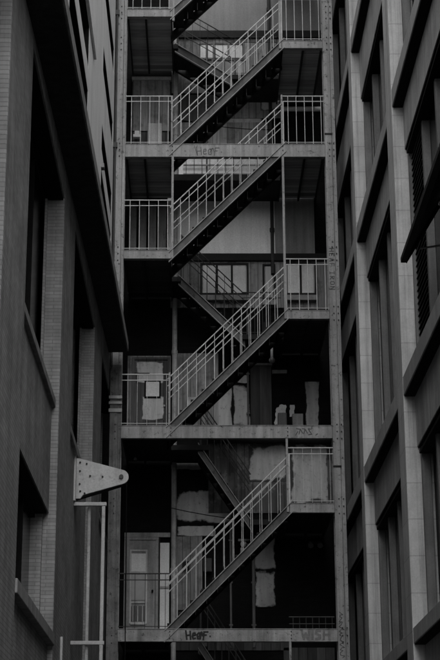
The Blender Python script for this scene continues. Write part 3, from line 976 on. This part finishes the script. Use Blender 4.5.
SCR = [[[(0, .1), (.25, .5)]], [[(.1, .8), (.5, .75), (.35, .2)], [(.5, .75), (.75, .3)]], [[(.7, .8), (1.0, .75), (.85, .25)], [(1.0, .75), (1.25, .3)]],
       [[(1.3, .8), (1.65, .75)], [(1.35, .15), (1.7, .2), (1.5, .5), (1.35, .78)]], [[(2.1, .1), (2.3, .25)]]]
letters(beam2, 'ink_soft', SCR, 1.74, 8.62, .17, .016, gy)
WISH = [[[(0, 1), (.22, 0)], [(.22, 0), (.42, .7)], [(.42, .7), (.62, 0)], [(.62, 0), (.85, 1)]], [[(1.15, 1), (1.15, 0)]],
        [[(2.0, .9), (1.6, .95), (1.55, .6), (1.95, .45), (1.95, .1), (1.5, .05)]], [[(2.4, 1), (2.35, 0)], [(2.4, .5), (2.95, .5)], [(2.95, 1), (2.95, 0)]]]
letters(beam3, 'ink_light', WISH, 1.78, 5.035, .16, .04, gy)
# vertical writing on the right column, reading downward
GL = {'H': [[(0, 0), (0, 1)], [(.6, 0), (.6, 1)], [(0, .5), (.6, .5)]],
      'E': [[(0, 0), (0, 1)], [(0, 1), (.55, 1)], [(0, .5), (.45, .5)], [(0, 0), (.55, 0)]],
      'A': [[(0, 0), (.3, 1)], [(.3, 1), (.6, 0)], [(.12, .4), (.5, .4)]],
      'F': [[(0, 0), (0, 1)], [(0, 1), (.55, 1)], [(0, .5), (.45, .5)]],
      'I': [[(.3, 0), (.3, 1)], [(.05, 1), (.55, 1)], [(.05, 0), (.55, 0)]],
      'R': [[(0, 0), (0, 1)], [(0, 1), (.5, .85), (.5, .6), (0, .5)], [(.1, .5), (.6, 0)]],
      'O': [[(.05, .2), (.05, .8), (.3, 1), (.6, .8), (.6, .2), (.3, 0), (.05, .2)]],
      'N': [[(0, 0), (0, 1)], [(0, 1), (.6, 0)], [(.6, 0), (.6, 1)]],
      '*': [[(.15, .7), (.45, .9)], [(.15, .9), (.45, .7)]], ' ': []}
z = 12.34
for ch in '* HEAF IRON':
    hh, adv = .082, .098
    if GL[ch]:
        m = MB()
        for pts in GL[ch]:
            stroke(m, [(2.425 + b_ * hh, z - a * hh * 1.1) for a, b_ in pts], .014, FY - .02)
        m.build('graffiti_letter', 'ink_soft', colR)
    z -= adv if ch not in ' ' else .06
m = MB(); z = 5.5
zz = []
for k in range(10):
    zz += [(2.43 + random.uniform(-.01, .02), z), (2.49 + random.uniform(-.02, .02), z - random.uniform(.0, .05)), (2.45 + random.uniform(-.02, .02), z - .05)]; z -= random.uniform(.05, .10)
stroke(m, zz, .012, FY - .02)
m.build('graffiti_scrawl', 'ink_soft', colR)

# ------------------------------------------------------------ fixtures on the left wall
br = thing('wall_bracket', (-1.685, 21.6, 6.4), 'white riveted steel gusset bracket with rounded tip sticking out of the left brick wall', 'bracket')
pts = []
cx, czz, rr_ = -1.045, 6.44, .10
pts = [(-1.66, 6.14), (-1.60, 6.14), (-1.56, 6.19)]
for k in range(9):
    a = R(-78 + k * 20)
    pts.append((cx + rr_ * math.cos(a), czz + rr_ * math.sin(a)))
pts += [(-1.48, 6.66), (-1.63, 6.70), (-1.66, 6.70)]
MB().prism_y(pts, 21.58, 21.62).build('gusset_plate', 'bracket', br, bevel=.004)
MB().box(-1.70, -1.66, 21.5, 21.7, 6.10, 6.75).build('wall_plate', 'bracket', br)
MB().hexa([(-1.66, 21.621, 6.14), (-1.66, 21.74, 6.14), (-1.02, 21.74, 6.34), (-1.02, 21.621, 6.34)], [(-1.66, 21.621, 6.16), (-1.66, 21.74, 6.16), (-1.02, 21.74, 6.36), (-1.02, 21.621, 6.36)]).build('stiffener', 'beam_dark', br)
bo = MB()
for (x, z) in ((-1.61, 6.64), (-1.52, 6.62), (-1.61, 6.52), (-1.60, 6.24), (-1.54, 6.21), (-1.47, 6.45), (-1.30, 6.44), (-1.61, 6.34)):
    bo.tube((x, 21.565, z), (x, 21.58, z), .013, 8)
bo.build('bolts', 'ink', br)
MB().tube((cx, 21.55, czz), (cx, 21.58, czz), .03, 10).build('pivot_bolt', 'stringer', br)

fr = thing('pipe_rack', (-1.45, 21.6, 3), 'pale steel frame of two upright pipes below the white bracket on the brick wall', 'pipe rack')
def arm(z):
    MB().box(-1.685, -1.24, 21.57, 21.63, z - .05, z).build('bracket_arm', 'bracket', fr, bevel=.006)
arm(6.09); arm(4.23)
m = MB(); m.box(-1.305, -1.255, 21.575, 21.625, 0.2, 6.04); m.build('upright_pipe', 'bracket', fr, bevel=.012)
m = MB(); m.box(-1.50, -1.455, 21.66, 21.70, 0.2, 6.04); m.build('upright_pipe', 'pipe', fr, bevel=.01)
m = MB(); m.tube((-1.58, 18.9, 3.62), (-1.58, 18.9, 3.95), .018, 8)
m.box(-1.60, -1.56, 18.88, 18.92, 3.56, 3.62)
tag(m.build('wall_hook', 'bracket', bevel=.003), 'small pale metal hook on the brick pier at the lower left', 'hook')
